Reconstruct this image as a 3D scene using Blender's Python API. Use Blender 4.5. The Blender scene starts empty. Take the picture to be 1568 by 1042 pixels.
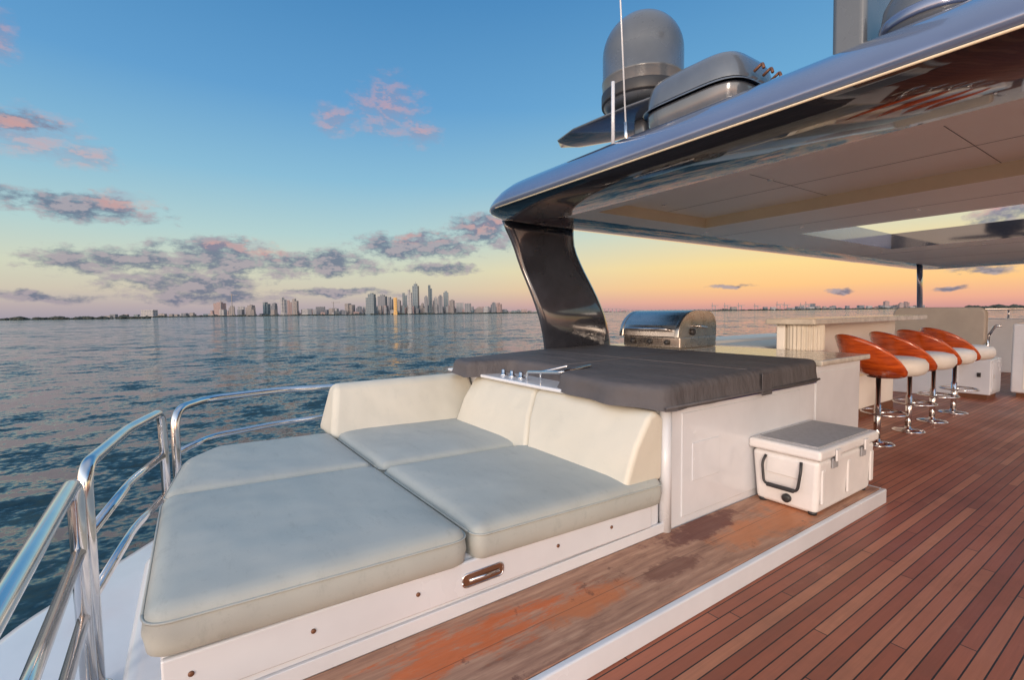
import bpy, bmesh, math, random
from mathutils import Matrix, Vector, noise
random.seed(4)
F=740;TH=math.radians(55.7);P=math.radians(3.25);RO=math.radians(-0.66);H=1.3
FW=Vector((-math.sin(TH),math.cos(TH),0)); RT=Vector((math.cos(TH),math.sin(TH),0))
sc=bpy.context.scene
sc.view_settings.view_transform='Standard'; sc.view_settings.look='None'; sc.view_settings.exposure=0
COL=bpy.context.collection
def lin(c):
    return tuple(((v/255)/12.92 if v/255<=.04045 else ((v/255+.055)/1.055)**2.4) for v in c)+(1,)
# ---------------------------------------------------------------- materials
class NT:
    def __init__(s,tree): s.t=tree
    def n(s,ty,**k):
        nd=s.t.nodes.new(ty)
        for a,b in k.items(): setattr(nd,a,b)
        return nd
    def l(s,a,b): s.t.links.new(a,b)
    def put(s,sock,v):
        if isinstance(v,bpy.types.NodeSocket): s.l(v,sock)
        else: sock.default_value=v
    def m(s,op,a,b=0,c=0,clamp=False):
        nd=s.n('ShaderNodeMath',operation=op); nd.use_clamp=clamp
        for i,v in enumerate((a,b,c)): s.put(nd.inputs[i],v)
        return nd.outputs[0]
    def v(s,op,a,b=(0,0,0),c=(0,0,0)):
        nd=s.n('ShaderNodeVectorMath',operation=op)
        for i,q in enumerate((a,b,c)):
            if i<len(nd.inputs): s.put(nd.inputs[i],q)
        return nd.outputs['Value'] if op in('DOT_PRODUCT','LENGTH') else nd.outputs[0]
    def mix(s,f,a,b,bt='MIX'):
        nd=s.n('ShaderNodeMix',data_type='RGBA',blend_type=bt)
        s.put(nd.inputs[0],f); s.put(nd.inputs[6],a); s.put(nd.inputs[7],b)
        return nd.outputs[2]
    def ramp(s,f,st,interp='LINEAR'):
        nd=s.n('ShaderNodeValToRGB'); cr=nd.color_ramp; cr.interpolation=interp
        while len(cr.elements)<len(st): cr.elements.new(.5)
        for e,(p,c) in zip(cr.elements,st): e.position=p; e.color=c
        s.put(nd.inputs[0],f); return nd.outputs[0]
    def noise(s,vec,scale,detail=3,rough=.5,out=0):
        nd=s.n('ShaderNodeTexNoise')
        if vec is not None: s.put(nd.inputs['Vector'],vec)
        nd.inputs['Scale'].default_value=scale; nd.inputs['Detail'].default_value=detail; nd.inputs['Roughness'].default_value=rough
        return nd.outputs[out]
    def smooth(s,v,a,b):
        nd=s.n('ShaderNodeMapRange',interpolation_type='SMOOTHSTEP'); s.put(nd.inputs[0],v)
        nd.inputs[1].default_value=a; nd.inputs[2].default_value=b; return nd.outputs[0]
def newmat(name):
    m=bpy.data.materials.new(name); m.use_nodes=True; t=NT(m.node_tree)
    b=m.node_tree.nodes['Principled BSDF']; return m,t,b
def simple(name,col,rough=.5,metal=0,coat=0,var=.06,nscale=6,bump=0,bscale=200,rvar=.08):
    m,t,b=newmat(name); tc=t.n('ShaderNodeTexCoord').outputs['Object']
    n=t.noise(tc,nscale,4,.62)
    dark=tuple(c*(1-var*2) for c in col[:3])+(1,); lite=tuple(min(1,c*(1+var)) for c in col[:3])+(1,)
    t.l(t.ramp(n,[(.25,dark),(.75,lite)]),b.inputs['Base Color'])
    t.l(t.m('MULTIPLY_ADD',n,rvar*2,rough-rvar),b.inputs['Roughness'])
    b.inputs['Metallic'].default_value=metal; b.inputs['Coat Weight'].default_value=coat; b.inputs['Coat Roughness'].default_value=.05
    if bump:
        bp=t.n('ShaderNodeBump'); bp.inputs['Strength'].default_value=bump; bp.inputs['Distance'].default_value=.01
        t.l(t.noise(tc,bscale,3),bp.inputs['Height']); t.l(bp.outputs[0],b.inputs['Normal'])
    return m
M={}
M['white']=simple('white_gelcoat',(.73,.745,.78,1),.25,0,.5,.05,1.8)
M['soffit']=simple('cream_soffit',(.90,.86,.79,1),.4,0,0,.02,1)
M['cream']=simple('cream_trim',(.88,.74,.52,1),.5,0,0,.04,2)
M['chrome']=simple('polished_steel',(.74,.74,.75,1),.12,1,0,.06,8,rvar=.05)
M['steel']=simple('brushed_steel',(.60,.55,.50,1),.28,1,0,.08,12)
M['blackgl']=simple('black_gloss',(.022,.024,.034,1),.05,0,1,.1,3,rvar=.02)
M['pillar']=simple('dark_grey_gloss',(.055,.06,.078,1),.14,.3,1,.25,2.2,rvar=.06)
M['bluegrey']=simple('metallic_blue_grey',(.17,.22,.35,1),.15,.35,.9,.08,1.5,rvar=.05)
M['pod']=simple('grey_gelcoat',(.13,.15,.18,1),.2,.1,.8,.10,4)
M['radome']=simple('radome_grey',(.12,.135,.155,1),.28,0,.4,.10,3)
M['dark']=simple('dark_plastic',(.03,.03,.033,1),.45)
M['navy']=simple('navy_strip',(.03,.03,.12,1),.3)
M['rot']=simple('cooler_plastic',(.80,.78,.77,1),.42,0,0,.05,4,.08,300)
M['coolertop']=simple('cooler_pad',(.40,.40,.42,1),.75,0,0,.10,40,.4,400)
M['marble']=simple('stone_top',(.60,.55,.47,1),.2,0,.3,.18,9)
M['taupe']=simple('taupe_vinyl',(.42,.35,.28,1),.5,0,0,.06,4,.1,150)
M['seatw']=simple('white_leather',(.78,.74,.68,1),.45,0,0,.05,6,.12,120)
M['flute']=simple('fluted_cream',(.72,.66,.56,1),.45,0,0,.05,6)
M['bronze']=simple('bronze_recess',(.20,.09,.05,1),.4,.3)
M['conc']=simple('concrete',(.30,.29,.30,1),.8,0,0,.1,.01)
M['trees']=simple('foliage',(.05,.06,.05,1),.9,0,0,.3,.05)
def vinyl(name,c0,c1,c2,st_amt):
    m,t,b=newmat(name); tc=t.n('ShaderNodeTexCoord').outputs['Object']
    n1=t.noise(tc,1.3,4,.55); n2=t.noise(tc,30,4,.7)
    c=t.ramp(n1,[(.3,c0),(.5,c1),(.7,c2)])
    c=t.mix(t.m('MULTIPLY',t.smooth(n2,.56,.80),st_amt),c,(.30,.31,.28,1))
    sc_=t.noise(t.v('MULTIPLY',tc,(2,7,3)),2.2,6,.78); c=t.mix(t.m('MULTIPLY',t.smooth(sc_,.54,.70),st_amt),c,(.31,.33,.31,1))
    sc2=t.noise(t.v('ADD',tc,(4,7,0)),4,6,.8); c=t.mix(t.m('MULTIPLY',t.smooth(sc2,.60,.68),st_amt*.7),c,(.28,.29,.27,1))
    t.l(c,b.inputs['Base Color']); t.l(t.m('MULTIPLY_ADD',sc_,.25,.36),b.inputs['Roughness'])
    h=t.m('ADD',t.m('MULTIPLY',t.noise(tc,2.6,2,.45),1.6),t.m('MULTIPLY',t.noise(tc,160,2),.012))
    bp=t.n('ShaderNodeBump'); bp.inputs['Strength'].default_value=.6; bp.inputs['Distance'].default_value=.03
    t.l(h,bp.inputs['Height']); t.l(bp.outputs[0],b.inputs['Normal']); return m
M['vinyl']=vinyl('cushion_vinyl',(.42,.435,.405,1),(.46,.475,.44,1),(.495,.505,.465,1),.34)
M['vinyl2']=vinyl('backrest_vinyl',(.62,.585,.49,1),(.67,.63,.53,1),(.71,.665,.56,1),.10)
m,t,b=newmat('cover_fabric'); tc=t.n('ShaderNodeTexCoord').outputs['Object']
n1=t.noise(tc,1.8,5,.6)
t.l(t.ramp(n1,[(.3,(.078,.071,.075,1)),(.7,(.112,.103,.108,1))]),b.inputs['Base Color']); b.inputs['Roughness'].default_value=.75
wv=t.noise(t.v('MULTIPLY',tc,(1,2.4,1)),2.5,4,.55); wv2=t.noise(t.v('MULTIPLY',tc,(6,9,1.2)),1.3,3,.5)
bp=t.n('ShaderNodeBump'); bp.inputs['Strength'].default_value=.8; bp.inputs['Distance'].default_value=.05
t.l(t.m('ADD',wv,t.m('MULTIPLY',wv2,.2)),bp.inputs['Height']); t.l(bp.outputs[0],b.inputs['Normal']); M['fabric']=m
# teak deck
m,t,b=newmat('teak_deck'); tc=t.n('ShaderNodeTexCoord').outputs['Object']
sx=t.n('ShaderNodeSeparateXYZ'); t.l(tc,sx.inputs[0]); X,Y=sx.outputs[0],sx.outputs[1]
W=.052
pu=t.m('DIVIDE',X,W); pid=t.m('FLOOR',pu); fr=t.m('FRACT',pu)
wn=t.n('ShaderNodeTexWhiteNoise',noise_dimensions='1D'); t.l(pid,wn.inputs['W'])
yy=t.m('DIVIDE',t.m('ADD',Y,t.m('MULTIPLY',wn.outputs[0],7)),2.1); bid=t.m('FLOOR',yy); bf=t.m('FRACT',yy)
wn2=t.n('ShaderNodeTexWhiteNoise',noise_dimensions='2D'); cb=t.n('ShaderNodeCombineXYZ'); t.l(pid,cb.inputs[0]); t.l(bid,cb.inputs[1]); t.l(cb.outputs[0],wn2.inputs['Vector'])
base=t.ramp(wn2.outputs[0],[(0,lin((156,88,66))),(.35,lin((176,102,76))),(.7,lin((188,112,84))),(1,lin((206,136,102)))])
gr=t.noise(t.v('MULTIPLY',tc,(90,3.0,1)),1,5,.65); gr2=t.noise(tc,1.3,5,.66); gr3=t.noise(t.v('MULTIPLY',tc,(1,.5,1)),5,4,.7)
base=t.mix(t.m('MULTIPLY',gr,.5),base,lin((106,58,44)))
base=t.mix(t.m('MULTIPLY',t.smooth(gr2,.46,.72),.40),base,lin((112,80,68)))
base=t.mix(t.m('MULTIPLY',t.smooth(gr3,.58,.75),.35),base,lin((200,142,112)))
seam=t.m('MAXIMUM',t.m('LESS_THAN',fr,.10),t.m('LESS_THAN',bf,.0025))
base=t.mix(seam,base,(.022,.017,.016,1)); t.l(base,b.inputs['Base Color'])
t.l(t.m('MULTIPLY_ADD',gr2,.4,.22),b.inputs['Roughness'])
bp=t.n('ShaderNodeBump'); bp.inputs['Strength'].default_value=.35; bp.inputs['Distance'].default_value=.004
t.l(t.m('SUBTRACT',t.m('MULTIPLY',gr,.5),seam),bp.inputs['Height']); t.l(bp.outputs[0],b.inputs['Normal']); M['teak']=m
# weathered step
m,t,b=newmat('weathered_teak'); tc=t.n('ShaderNodeTexCoord').outputs['Object']
gr=t.noise(t.v('MULTIPLY',tc,(40,3,1)),1,6,.65); st=t.noise(t.v('MULTIPLY',tc,(7.0,1.6,1)),2.2,7,.76); st2=t.noise(t.v('ADD',tc,(9,3,0)),4.5,6,.74)
base=t.ramp(gr,[(.25,lin((136,98,80))),(.5,lin((174,130,106))),(.75,lin((204,162,134)))])
base=t.mix(t.m('MULTIPLY',t.smooth(st,.50,.66),.40),base,lin((108,74,60)))
def spot(cx,cy,rx,ry):
    v_=t.v('MULTIPLY',t.v('SUBTRACT',tc,(cx,cy,.1)),(1/rx,1/ry,0)); d=t.v('DOT_PRODUCT',v_,v_)
    return t.m('SUBTRACT',1.0,d)
def blot(s_,n_,k=3.5,hi=.6): return t.smooth(t.m('ADD',s_,t.m('MULTIPLY',t.m('SUBTRACT',n_,.5),k)),.1,hi)
grm=t.m('MULTIPLY_ADD',gr,.5,.55)
base=t.mix(t.m('MULTIPLY',blot(spot(-1.50,.78,.13,.60),st,6,1.1),grm),base,lin((210,104,46)))
base=t.mix(t.m('MULTIPLY',blot(spot(-1.42,1.35,.08,.30),st2,4,1.1),grm),base,lin((198,112,62)))
base=t.mix(t.m('MULTIPLY',blot(spot(-1.40,2.75,.17,.60),st2,4,.9),grm),base,lin((204,128,82)))
base=t.mix(t.m('MULTIPLY',blot(spot(-1.58,2.30,.11,.45),st2,3.5),.85),base,lin((104,52,46)))
base=t.mix(t.m('MULTIPLY',blot(spot(-1.40,1.85,.07,.22),st2,4),.7),base,lin((112,66,54)))
base=t.mix(t.m('MULTIPLY',t.smooth(st2,.62,.68),.65),base,lin((98,58,48)))
sx=t.n('ShaderNodeSeparateXYZ'); t.l(tc,sx.inputs[0])
seam=t.m('LESS_THAN',t.m('ABSOLUTE',t.m('SUBTRACT',sx.outputs[0],-1.435)),.0015)
base=t.mix(t.m('MULTIPLY',seam,.6),base,(.05,.03,.02,1))
t.l(base,b.inputs['Base Color']); t.l(t.m('MULTIPLY_ADD',st,.4,.3),b.inputs['Roughness'])
bp=t.n('ShaderNodeBump'); bp.inputs['Strength'].default_value=.3; bp.inputs['Distance'].default_value=.004
t.l(gr,bp.inputs['Height']); t.l(bp.outputs[0],b.inputs['Normal']); M['wteak']=m
m,t,b=newmat('varnished_wood'); tc=t.n('ShaderNodeTexCoord').outputs['Object']
gr=t.noise(t.v('MULTIPLY',tc,(4,4,30)),1.5,5,.6)
t.l(t.ramp(gr,[(.3,lin((150,52,16))),(.7,lin((218,98,34)))]),b.inputs['Base Color']); b.inputs['Roughness'].default_value=.22; b.inputs['Coat Weight'].default_value=.6; M['wood']=m
# water : wave slopes taken from noise at several scales
m,t,b=newmat('bay_water'); tc=t.n('ShaderNodeTexCoord').outputs['Object']
def slope(vec,scale,det,amp,ro=.55):
    c=t.noise(vec,scale,det,ro,1); return t.v('MULTIPLY',t.v('SUBTRACT',c,(.5,.5,.5)),(amp,amp,0))
s0=slope(t.v('MULTIPLY',tc,(1,.6,1)),.03,2,.55); sm=slope(t.v('MULTIPLY',tc,(1,.7,1)),.17,3,1.0,.6); s1=slope(t.v('MULTIPLY',tc,(1.0,.6,1)),.62,4,1.55,.64); s2=slope(t.v('MULTIPLY',tc,(1,.8,1)),3.4,3,1.1,.6)
nrm=t.v('NORMALIZE',t.v('ADD',t.v('ADD',t.v('ADD',s0,sm),s1),t.v('ADD',s2,(0,0,1)))); t.l(nrm,b.inputs['Normal'])
b.inputs['Base Color'].default_value=(.024,.050,.056,1); b.inputs['Roughness'].default_value=.06; b.inputs['IOR'].default_value=1.33; M['water']=m
def facade(name,wall,glass,fl=9,bay=12,metal=0,rough=.5):
    m,t,b=newmat(name); tc=t.n('ShaderNodeTexCoord').outputs['Object']
    sx=t.n('ShaderNodeSeparateXYZ'); t.l(tc,sx.inputs[0])
    hz=t.m('ADD',sx.outputs[0],t.m('MULTIPLY',sx.outputs[1],.7))
    a=t.m('LESS_THAN',t.m('FRACT',t.m('DIVIDE',sx.outputs[2],fl)),.55); c=t.m('LESS_THAN',t.m('FRACT',t.m('DIVIDE',hz,bay)),.7)
    t.l(t.mix(t.m('MULTIPLY',a,c),wall,glass),b.inputs['Base Color']); b.inputs['Roughness'].default_value=rough; b.inputs['Metallic'].default_value=metal
    return m
FAC=[facade('facade_beige',(.33,.29,.27,1),(.10,.12,.15,1)),facade('facade_white',(.42,.41,.41,1),(.13,.16,.20,1),12,15),
 facade('facade_grey',(.20,.21,.24,1),(.08,.11,.14,1),10,20),facade('facade_glass',(.13,.19,.23,1),(.07,.12,.17,1),14,26,.2,.25),
 facade('facade_pink',(.40,.29,.27,1),(.14,.13,.16,1),11,14)]
SUNSET_REFLECTION=facade('facade_sunset_reflection',(.62,.38,.12,1),(.42,.24,.08,1),14,26,0,.5)  # sunset reflected in the tower's glass, painted in as a gold base colour
# ---------------------------------------------------------------- geometry helpers
def group(name,loc=(0,0,0)):
    e=bpy.data.objects.new(name,None); e.location=loc; e.empty_display_size=.2; COL.objects.link(e); return e
def mk(name,me,mat=None,parent=None,smooth=False):
    o=bpy.data.objects.new(name,me); COL.objects.link(o)
    if mat is not None:
        for q in (mat if isinstance(mat,list) else [mat]): me.materials.append(q)
    if smooth:
        for p in me.polygons: p.use_smooth=True
    if parent is not None:
        o.parent=parent; o.matrix_parent_inverse=Matrix.Translation(-Vector(parent.location))
    return o
def mesh(name,vs,fs,mat,parent=None,smooth=False,bevel=0,seg=3,mi=None):
    me=bpy.data.meshes.new(name); me.from_pydata([tuple(v) for v in vs],[],fs); me.validate()
    bm=bmesh.new(); bm.from_mesh(me); bmesh.ops.recalc_face_normals(bm,faces=bm.faces); bm.to_mesh(me); bm.free()
    o=mk(name,me,mat,parent,smooth)
    if mi:
        for p,i in zip(me.polygons,mi): p.material_index=i
    if bevel:
        md=o.modifiers.new('b','BEVEL'); md.width=bevel; md.segments=seg; md.limit_method='ANGLE'; md.angle_limit=math.radians(25)
        for p in me.polygons: p.use_smooth=True
        w=o.modifiers.new('w','WEIGHTED_NORMAL'); w.keep_sharp=True
    return o
def prism(name,poly,z0,z1,mat,parent=None,bevel=0,seg=3):
    n=len(poly); vs=[(x,y,z0) for x,y in poly]+[(x,y,z1) for x,y in poly]
    fs=[tuple(range(n))[::-1],tuple(range(n,2*n))]+[(i,(i+1)%n,n+(i+1)%n,n+i) for i in range(n)]
    return mesh(name,vs,fs,mat,parent,False,bevel,seg)
def box(name,x0,x1,y0,y1,z0,z1,mat,parent=None,bevel=0,seg=3):
    x0,x1=min(x0,x1),max(x0,x1)
    return prism(name,[(x0,y0),(x1,y0),(x1,y1),(x0,y1)],z0,z1,mat,parent,bevel,seg)
def extr(name,prof,axis,a0,a1,mat,parent=None,bevel=0,seg=4):
    def P3(a,p): return (a,p[0],p[1]) if axis==0 else (p[0],a,p[1])
    n=len(prof); vs=[P3(a0,p) for p in prof]+[P3(a1,p) for p in prof]
    fs=[tuple(range(n)),tuple(range(n,2*n))[::-1]]+[(i,(i+1)%n,n+(i+1)%n,n+i) for i in range(n)]
    return mesh(name,vs,fs,mat,parent,False,bevel,seg)
def fillet(pts,r,n=6):
    pts=[Vector(p) for p in pts]; out=[pts[0]]
    for i in range(1,len(pts)-1):
        a,b,c=pts[i-1],pts[i],pts[i+1]; d1=(a-b);d2=(c-b); rr=min(r,d1.length*.48,d2.length*.48)
        p=b+d1.normalized()*rr; q=b+d2.normalized()*rr
        for k in range(n+1):
            s=k/n; out.append(p*(1-s)**2+b*2*s*(1-s)+q*s*s)
    out.append(pts[-1]); return out
def tube(name,pts,r,mat,parent=None,fil=0,seg=14):
    pts=fillet(pts,fil) if fil else [Vector(p) for p in pts]
    vs=[];fs=[]; N=len(pts); up=None
    for i,p in enumerate(pts):
        tg=(pts[min(i+1,N-1)]-pts[max(i-1,0)]).normalized()
        if up is None: up=tg.orthogonal().normalized()
        up=(up-tg*up.dot(tg)).normalized(); sd=tg.cross(up)
        for k in range(seg):
            a=2*math.pi*k/seg; vs.append(p+up*math.cos(a)*r+sd*math.sin(a)*r)
    for i in range(N-1):
        for k in range(seg):
            fs.append((i*seg+k,i*seg+(k+1)%seg,(i+1)*seg+(k+1)%seg,(i+1)*seg+k))
    fs.append(tuple(range(seg))[::-1]); fs.append(tuple(range((N-1)*seg,N*seg)))
    return mesh(name,vs,fs,mat,parent,True)
def lathe(name,prof,cx,cy,mat,parent=None,seg=40):
    vs=[];fs=[];n=len(prof)
    for r,z in prof:
        for k in range(seg):
            a=2*math.pi*k/seg; vs.append((cx+r*math.cos(a),cy+r*math.sin(a),z))
    for i in range(n-1):
        for k in range(seg): fs.append((i*seg+k,i*seg+(k+1)%seg,(i+1)*seg+(k+1)%seg,(i+1)*seg+k))
    fs.append(tuple(range(seg))); fs.append(tuple(range((n-1)*seg,n*seg)))
    return mesh(name,vs,fs,mat,parent,True)
def roundpoly(poly,r,n=6):
    out=[];N=len(poly)
    for i in range(N):
        a,b,c=[Vector(poly[(i+k)%N]) for k in(-1,0,1)]
        rr=r[i] if isinstance(r,(list,tuple)) else r
        d1=a-b;d2=c-b; rr=min(rr,d1.length*.45,d2.length*.45)
        p=b+d1.normalized()*rr;q=b+d2.normalized()*rr
        for k in range(n+1):
            s=k/n; out.append(p*(1-s)**2+b*2*s*(1-s)+q*s*s)
    return out
def area(p): return sum(p[i].x*p[(i+1)%len(p)].y-p[(i+1)%len(p)].x*p[i].y for i in range(len(p)))/2
def inset(pts,d):
    N=len(pts);o=[]; s=1 if area(pts)>0 else -1
    for i in range(N):
        t1=(pts[i]-pts[i-1]).normalized(); t2=(pts[(i+1)%N]-pts[i]).normalized(); tg=(t1+t2)
        if tg.length<1e-6: tg=t1
        tg.normalize(); nn=Vector((-tg.y,tg.x))*s; o.append(pts[i]+nn*d)
    return o
def tilt(o,k0,k1):
    for v in o.data.vertices: v.co.z+=k0+k1*v.co.y
def rings(name,pts,prof,mat,parent=None,mi=None,cap=True,smooth=True,crown=None):
    vs=[];fs=[];mm=[];n=len(pts); nr=len(prof)
    for d,z in prof: last=inset(pts,d); vs+=[(p.x,p.y,z) for p in last]
    if crown:
        c=sum(last,Vector((0,0)))/n
        for k,z in crown: vs+=[(p.x+(c.x-p.x)*k,p.y+(c.y-p.y)*k,z) for p in last]; nr+=1
    for j in range(nr-1):
        for i in range(n): fs.append((j*n+i,j*n+(i+1)%n,(j+1)*n+(i+1)%n,(j+1)*n+i)); mm.append(mi[j] if mi else 0)
    if cap: fs+= [tuple(range(n)),tuple(range((nr-1)*n,nr*n))]; mm+=[0,0]
    return mesh(name,vs,fs,mat,parent,smooth,mi=mm if mi else None)
def cushion(name,poly,z0,z1,mat,parent,r=.06):
    pts=roundpoly(poly,r,7)
    o=rings(name,pts,[(.02,z0),(.004,z0+.012),(0,z0+.04),(-.005,(z0+z1)/2-.01),(0,z1-.05),(.004,z1-.032),(.012,z1-.018),(.026,z1-.006)],mat,parent,crown=[(.06,z1+.002),(.14,z1+.007),(.3,z1+.012),(.6,z1+.013),(.92,z1+.013)])
    pr=[Vector((p.x,p.y,z1-.036)) for p in inset(pts,-.001)]; pr.append(pr[0])
    s=tube(name+'_piping',pr,.004,mat,parent,0,6)
    return o,s
# ---------------------------------------------------------------- sun pad
sp=group('sun_pad',(-2.6,1,.1))
base=roundpoly([(-1.665,-.10),(-1.665,2.12),(-3.98,2.12),(-3.98,.35),(-3.45,-.05)],.07,6)
rings('base_body',base,[(.0,-.10),(.0,.14),(.004,.15),(.004,.30),(.02,.315)],M['white'],sp)
pn=box('front_panel',-1.668,-1.645,-.09,2.0,.165,.305,M['white'],sp,.008)
tilt(pn,.02,-.012)
box('front_plinth',-1.668,-1.652,-.09,2.11,.1,.155,M['white'],sp,.004)
for i,y in enumerate((-.02,.316,.685,1.36,1.70)):
    s=lathe('screw_%d'%(i+1),[(.008,0),(.008,.004),(.004,.006)],0,0,M['bronze'],sp,12)
    for v in s.data.vertices:
        x_,y_,z_=v.co; v.co=(-1.645+z_,y+x_,.262-.012*y+y_)
extr('handle_recess',[(p.x,p.y) for p in roundpoly([(.875,.215),(1.06,.215),(1.06,.262),(.875,.262)],.022,5)],0,-1.646,-1.6435,M['bronze'],sp)
tube('handle_rim',[(-1.643,y,z) for y,z in [(p.x,p.y) for p in roundpoly([(.872,.212),(1.063,.212),(1.063,.265),(.872,.265)],.024,6)]]+[(-1.643,.872,.24)],.004,M['chrome'],sp,0,8)
tube('handle_bar',[(-1.641,.90,.238),(-1.636,.97,.238),(-1.641,1.04,.238)],.007,M['chrome'],sp,0,8)
Z0,Z1=.305,.45
for nm,poly,r in [('cushion_aft_near',[(-1.625,-.13),(-1.625,.905),(-2.69,.875),(-2.72,-.11)],.08),
 ('cushion_aft_far',[(-2.725,-.11),(-2.70,.875),(-3.62,.86),(-3.60,.14),(-3.34,-.03)],.06),
 ('cushion_fore_near',[(-1.625,.925),(-1.625,2.08),(-2.62,2.08),(-2.62,.895)],.06),
 ('cushion_fore_far',[(-2.635,.895),(-2.635,2.08),(-3.75,2.08),(-3.75,.88)],.06)]:
    for o in cushion(nm,poly,Z0,Z1,M['vinyl'],sp,r): tilt(o,.028,-.03)
zb=.39
pf=[(1.80,zb),(2.10,zb),(2.115,.73),(2.05,.775),(1.995,.755),(1.89,.60)]
def skew(o,xc,k):
    for v in o.data.vertices:
        if abs(v.co.x-xc)<.05: v.co.x+=k*(v.co.z-zb)
skew(extr('backrest_near',pf,0,-1.655,-2.50,M['vinyl2'],sp,.045,6),-2.50,-.40)
skew(extr('backrest_middle',pf,0,-2.51,-3.50,M['vinyl2'],sp,.045,6),-2.51,-.40)
o=extr('backrest_port',[(-3.50,.41),(-3.93,.41),(-3.93,.74),(-3.85,.775),(-3.76,.755)],1,.84,2.10,M['vinyl2'],sp,.045,6)
for v in o.data.vertices:
    if v.co.y<1 and v.co.z>.6: v.co.y+=.10
# ---------------------------------------------------------------- teak decks and step
L=[(-1.214,-2.5),(3.4,-2.5),(3.4,14.2),(-4.15,14.2),(-4.15,3.83),(-1.214,3.83)]
prism('teak_deck',L,-.1,0,M['teak'])
st=group('teak_step',(-1.43,1,.05))
box('step_boards',-1.655,-1.235,-2.5,3.80,.02,.1,M['wteak'],st,.004)
box('step_riser',-1.235,-1.205,-2.5,3.83,.001,.098,M['white'],st,.008)
box('step_end',-1.655,-1.235,3.801,3.83,.001,.098,M['white'],st,.006)
hull=roundpoly([(3.6,-2.9),(3.6,14.6),(-4.35,14.6),(-4.45,2.0),(-4.28,.55),(-3.95,-.15),(-3.1,-.74),(-2.2,-1.05),(-1.2,-1.25),(-.9,-2.9)],.12,5)
hull=roundpoly([tuple(p) for p in hull],.05,2)
rings('yacht_hull',hull,[(1.2,-5.2),(.35,-2.6),(.02,-.6),(0,-.22),(.015,-.16),(.05,-.125),(.10,-.112)],M['white'])
co=roundpoly([(-1.67,-.25),(-3.35,-.22),(-3.8,.1),(-4.12,.8),(-4.2,2.2),(-3.9,2.2),(-1.67,2.2)],.1,6)
rings('coaming_step',co,[(0,-.118),(.0,-.06),(.02,-.04),(.05,-.035)],M['white'])
# ---------------------------------------------------------------- hot tub module
mo=group('spa_module',(-2.8,3,.1))
box('module_body',-1.665,-3.95,2.125,3.825,-.1,.772,M['white'],mo,.012)
prism('ledge',[(-1.64,2.04),(-1.64,3.84),(-3.97,3.84),(-3.97,1.99),(-2.6,1.99)],.774,.80,M['white'],mo,.01)
box('navy_strip',-1.655,-1.638,2.10,3.80,.762,.782,M['navy'],mo,.003)
lathe('corner_post',[(.034,.1),(.034,.76)],-1.668,2.135,M['white'],mo,24)
box('side_panel',-1.668,-1.659,2.27,3.60,.14,.73,M['white'],mo,.004)
box('hatch',-1.66,-1.654,2.36,2.62,.33,.55,M['white'],mo,.003)
cv=group('spa_cover',(-2.8,3,.8))
cp=[(-1.615,2.06),(-1.615,3.70),(-1.66,3.86),(-3.9,3.90),(-3.93,2.9),(-3.76,1.93),(-3.42,1.90),(-3.30,2.26),(-2.62,2.24),(-2.42,2.02),(-1.85,1.96)]
pts=roundpoly(cp,.06,4)
dn=[]
for i in range(len(pts)):
    a,b_=pts[i],pts[(i+1)%len(pts)]; k=max(1,int((b_-a).length/.06))
    for j in range(k): dn.append(a+(b_-a)*j/k)
pts=dn; n=len(pts); bm=bmesh.new(); lay=[]
for d,z in [(-.016,.782),(-.008,.80),(0,.83),(0,.86),(.006,.885),(.02,.90),(.05,.908)]:
    row=[]
    for p in inset(pts,d):
        k=max(0,(.89-z)/.1); q=.018*k*noise.noise(Vector((p.x*5,p.y*5,0))); q2=.018*k*noise.noise(Vector((p.x*5,p.y*5,8)))
        row.append(bm.verts.new((p.x+q,p.y+q2,z+(0.025*(p.y-2)/1.8 if z>.81 else .018*noise.noise(Vector((p.x*3,p.y*3,0)))))))
    lay.append(row)
for a,b_ in zip(lay[:-1],lay[1:]):
    for i in range(n): bm.faces.new((a[i],a[(i+1)%n],b_[(i+1)%n],b_[i]))
f=bm.faces.new(lay[-1]); bmesh.ops.triangulate(bm,faces=[f])
me=bpy.data.meshes.new('cover_sheet'); bmesh.ops.recalc_face_normals(bm,faces=bm.faces); bm.to_mesh(me); bm.free()
mk('cover_sheet',me,M['fabric'],cv,True)
for i,(a,b_) in enumerate([((-1.68,2.95,.921),(-3.85,2.95,.921)),((-2.7,2.3,.912),(-2.7,3.85,.933))]): tube('seam_%d'%(i+1),[a,b_],.004,M['fabric'],cv,0,6)
box('strap',-1.604,-1.596,2.98,3.10,.76,.90,M['fabric'],cv,.004)
tube('hem',[(-1.598,2.05,.792),(-1.600,3.0,.79),(-1.600,3.75,.80)],.008,M['fabric'],cv,0,8)
ft=group('spa_fittings',(-3,2.1,.8))
for i,x in enumerate((-3.2,-3.08,-2.96)):
    lathe('knob_%d'%(i+1),[(.03,.80),(.03,.812),(.018,.815),(.018,.845),(.012,.85)],x,2.10,M['chrome'],ft,18)
tube('grab_handle',[(-2.86,2.08,.80),(-2.86,2.08,.862),(-2.45,2.06,.90),(-2.42,2.3,.93)],.010,M['chrome'],ft,.03,10)
tube('grab_handle_inner',[(-2.80,2.16,.80),(-2.80,2.16,.86),(-2.50,2.16,.93)],.008,M['chrome'],ft,.03,10)
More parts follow.
